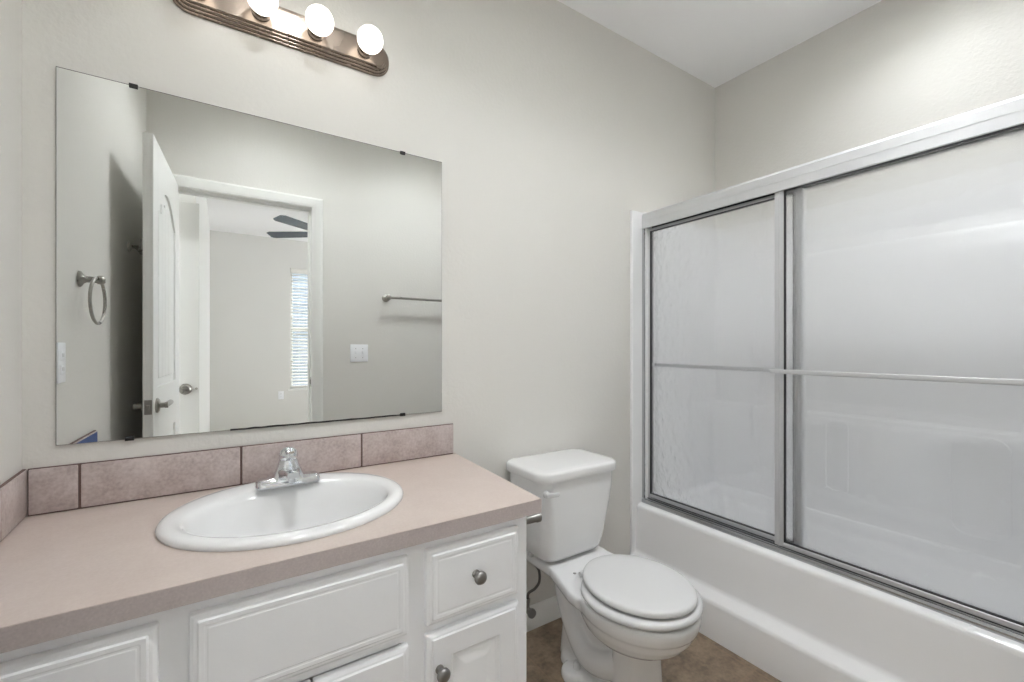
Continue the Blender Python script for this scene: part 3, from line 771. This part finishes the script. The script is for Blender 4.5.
# tank
def tk(hw, yf, yb, z, r): return [(x, y, z) for x, y in rrect(TX + .007 - hw + .014, TX + .007 + hw - .014, yf, yb, r, 7)]
bm = NB()
loft(bm, [tk(.135, 1.315, 1.47, .386, .04), tk(.157, 1.295, 1.49, .392, .05), tk(.168, 1.288, 1.498, .405, .055), tk(.178, 1.28, 1.503, .46, .055), tk(.195, 1.268, 1.506, .56, .055), tk(.206, 1.262, 1.508, .64, .055), tk(.209, 1.26, 1.509, .705, .055)])
obj('tank', bm, M_porc, t, 50)
LXC, LHW = TX + .006, .204
def ld(i, z):
    pts = []
    for x, y in rrect(LXC - LHW + i, LXC + LHW - i, 1.252 + i, 1.518 - i * .5, .05, 8):
        k = max(0.0, (1.385 - y) / .133)                       # front edge bows out
        pts.append((x, y - .012 * k * (1 - ((x - LXC) / LHW) ** 2), z))
    return pts
bm = NB()
loft(bm, [ld(.008, .7055), ld(.002, .7065), ld(0, .712), ld(0, .733), ld(.002, .738), ld(.007, .7415), ld(.016, .743), ld(.042, .7445)])
obj('tank_lid', bm, M_porc, t, 50)
# flush lever on the tank front
bm = NB(); lxx, lz = TX - .168, .668
lathe(bm, [(.013, 0), (.013, .006), (.009, .009), (.007, .018)], (lxx, 1.2625, lz), (0, -1, 0), 20)
loft(bm, [[(lxx + dx, 1.2425 + y, lz + dz + z) for y, z in rrect(-.005, .005, -h_, h_, .0045, 3)] for dx, dz, h_ in ((-.012, 0, .008), (.008, 0, .0095), (.024, -.002, .0075), (.040, -.003, .008), (.046, -.003, .006))])
obj('flush_lever', bm, M_plast, t, 40)
# seat ring and lid
SZ = .387
def so(i, z, yb=1.165): return oval(.783 + i, yb - i * .6, .191 - i, z, 56, yc=.985)
bm = NB()
loft(bm, [so(.016, SZ - .001), so(.004, SZ), so(0, SZ + .005), so(.001, SZ + .013), so(.006, SZ + .018), so(.020, SZ + .0205), so(.055, SZ + .019), so(.064, SZ + .012), so(.066, SZ - .002)], False, False)
obj('seat', bm, M_plast, t, 50)
def lo_(i, z): return oval(.796 + i, 1.178 - i * .6, .168 - i, z, 56, yc=.988)
LZ = SZ + .0262
bm = NB()
loft(bm, [lo_(.014, LZ), lo_(.003, LZ + .0006), lo_(0, LZ + .004), lo_(.001, LZ + .013), lo_(.005, LZ + .0175), lo_(.015, LZ + .020), lo_(.05, LZ + .0215), lo_(.10, LZ + .022)])
obj('seat_lid', bm, M_plast, t, 50)
for s in (-1, 1):
    bm = NB(); tube(bm, [(TX + s * .045, 1.172, SZ + .006), (TX + s * .085, 1.172, SZ + .006)], .009, 14); obj('hinge', bm, M_plast, t, 40)
    bm = NB(); lathe(bm, [(.006, 0), (.006, .002), (.004, .003)], (TX + s * .072, 1.215, .374), (0, 0, 1), 12); obj('bolt', bm, M_pewter, t)

# water supply
t = thing('water_supply', 'metal shutoff valve and braided hose on the wall below the toilet tank', 'valve', (1.06, D - .01, .14))
vx, vy, vz = 1.035, D - .0015, .135
bm = NB(); lathe(bm, [(.026, 0), (.024, .005), (.012, .008), (.009, .009), (.009, .05), (.013, .051), (.013, .085), (.009, .086)], (vx, vy, vz), (0, -1, 0), 22)
lathe(bm, [(.008, 0), (.008, .03), (.011, .031), (.011, .045)], (vx, vy - .068, vz), (0, 0, 1), 16); obj('shutoff_valve', bm, M_nickel, t)
bm = NB(); lathe(bm, [(.008, .088), (.017, .090), (.019, .096), (.017, .104), (.006, .106)], (vx, vy, vz), (0, -1, 0), 16); obj('valve_handle', bm, M_pewter, t)
bm = NB(); tube(bm, spline([(vx, vy - .068, vz + .045), (vx + .004, vy - .070, vz + .068), (vx + .035, vy - .072, vz + .078), (vx + .052, vy - .078, vz + .105), (vx + .040, vy - .09, vz + .16), (1.04, 1.43, .34), (1.03, 1.42, .38)], 10), .0055, 12); obj('supply_hose', bm, M_hose, t)
bm = NB(); lathe(bm, [(.014, 0), (.014, .02), (.009, .024)], (1.03, 1.42, .392), (0, 0, -1), 16); obj('hose_nut', bm, M_plast, t)

# toilet paper holder on the side of the vanity
t = thing('paper_holder', 'grey metal toilet paper holder on the side of the vanity by the toilet tank', 'paper holder', (VX1, 1.05, .724))
def post(y):
    bm = NB(); lathe(bm, [(.020, .0005), (.020, .004), (.013, .008), (.0115, .012), (.0115, .050), (.0135, .053), (.0135, .064), (.008, .069), (0, .07)], (VX1, y, .724), (1, 0, 0), 24); return bm
obj('post', post(.992), M_pewter, t); obj('post', post(1.13), M_pewter, t)
bm = NB(); tube(bm, [(VX1 + .058, 1.004, .724), (VX1 + .058, 1.118, .724)], .007, 14); obj('roller', bm, M_nickel, t)

# ------------------------------------------------------------------ fittings on the other walls
t = thing('towel_bar', 'brushed nickel towel bar on the wall beside the door, seen in the mirror', 'towel bar', (1.25, 0, 1.537))
for x in (.95, 1.56):
    bm = NB(); lathe(bm, [(.026, .0005), (.025, .006), (.014, .012), (.010, .02), (.010, .045), (.017, .052), (.020, .062), (.017, .073), (.008, .079), (0, .08)], (x, 0, 1.537), (0, 1, 0), 24); obj('post', bm, M_nickel, t)
bm = NB(); tube(bm, [(.95, .062, 1.537), (1.56, .062, 1.537)], .0085, 16); obj('rail', bm, M_nickel, t)

ty = 1.10; tx = xl(ty); tz = 1.42
t = thing('towel_ring', 'brushed nickel towel ring on the side wall, seen in the mirror', 'towel ring', (tx, ty, tz))
bm = NB(); lathe(bm, [(.026, .0005), (.025, .006), (.014, .012), (.010, .018), (.010, .04), (.014, .046), (.014, .058), (.008, .064), (0, .065)], (tx, ty, tz), (1, 0, 0), 24); obj('post', bm, M_nickel, t)
bm = NB(); a_ = math.radians(4); pts = []
for i in range(48):
    th = 2 * PI * i / 48; u_ = .074 * math.sin(th); z_ = -.068 + .074 * math.cos(th)
    pts.append((tx + .045 - u_ * math.sin(a_), ty + u_ * math.cos(a_), tz + z_))
tube(bm, pts, .0048, 12, closed=True); obj('ring', bm, M_nickel, t, 60)

hy_ = .42; hx_ = xl(hy_)
t = thing('robe_hook', 'small brushed nickel robe hook beside the open door, seen in the mirror', 'hook', (hx_, hy_, 1.65))
bm = NB(); lathe(bm, [(.024, .0005), (.023, .006), (.013, .012), (.009, .016), (.009, .03), (.012, .036), (0, .04)], (hx_, hy_, 1.655), (1, 0, 0), 22); obj('base', bm, M_nickel, t)
for s in (-1, 1):
    bm = NB(); pts = spline([(hx_ + .03, hy_, 1.655), (hx_ + .04, hy_ + s * .02, 1.635), (hx_ + .05, hy_ + s * .04, 1.64), (hx_ + .055, hy_ + s * .045, 1.685)], 6)
    tube(bm, pts, [.006] * (len(pts) - 1) + [.0075], 10); obj('prong', bm, M_nickel, t)
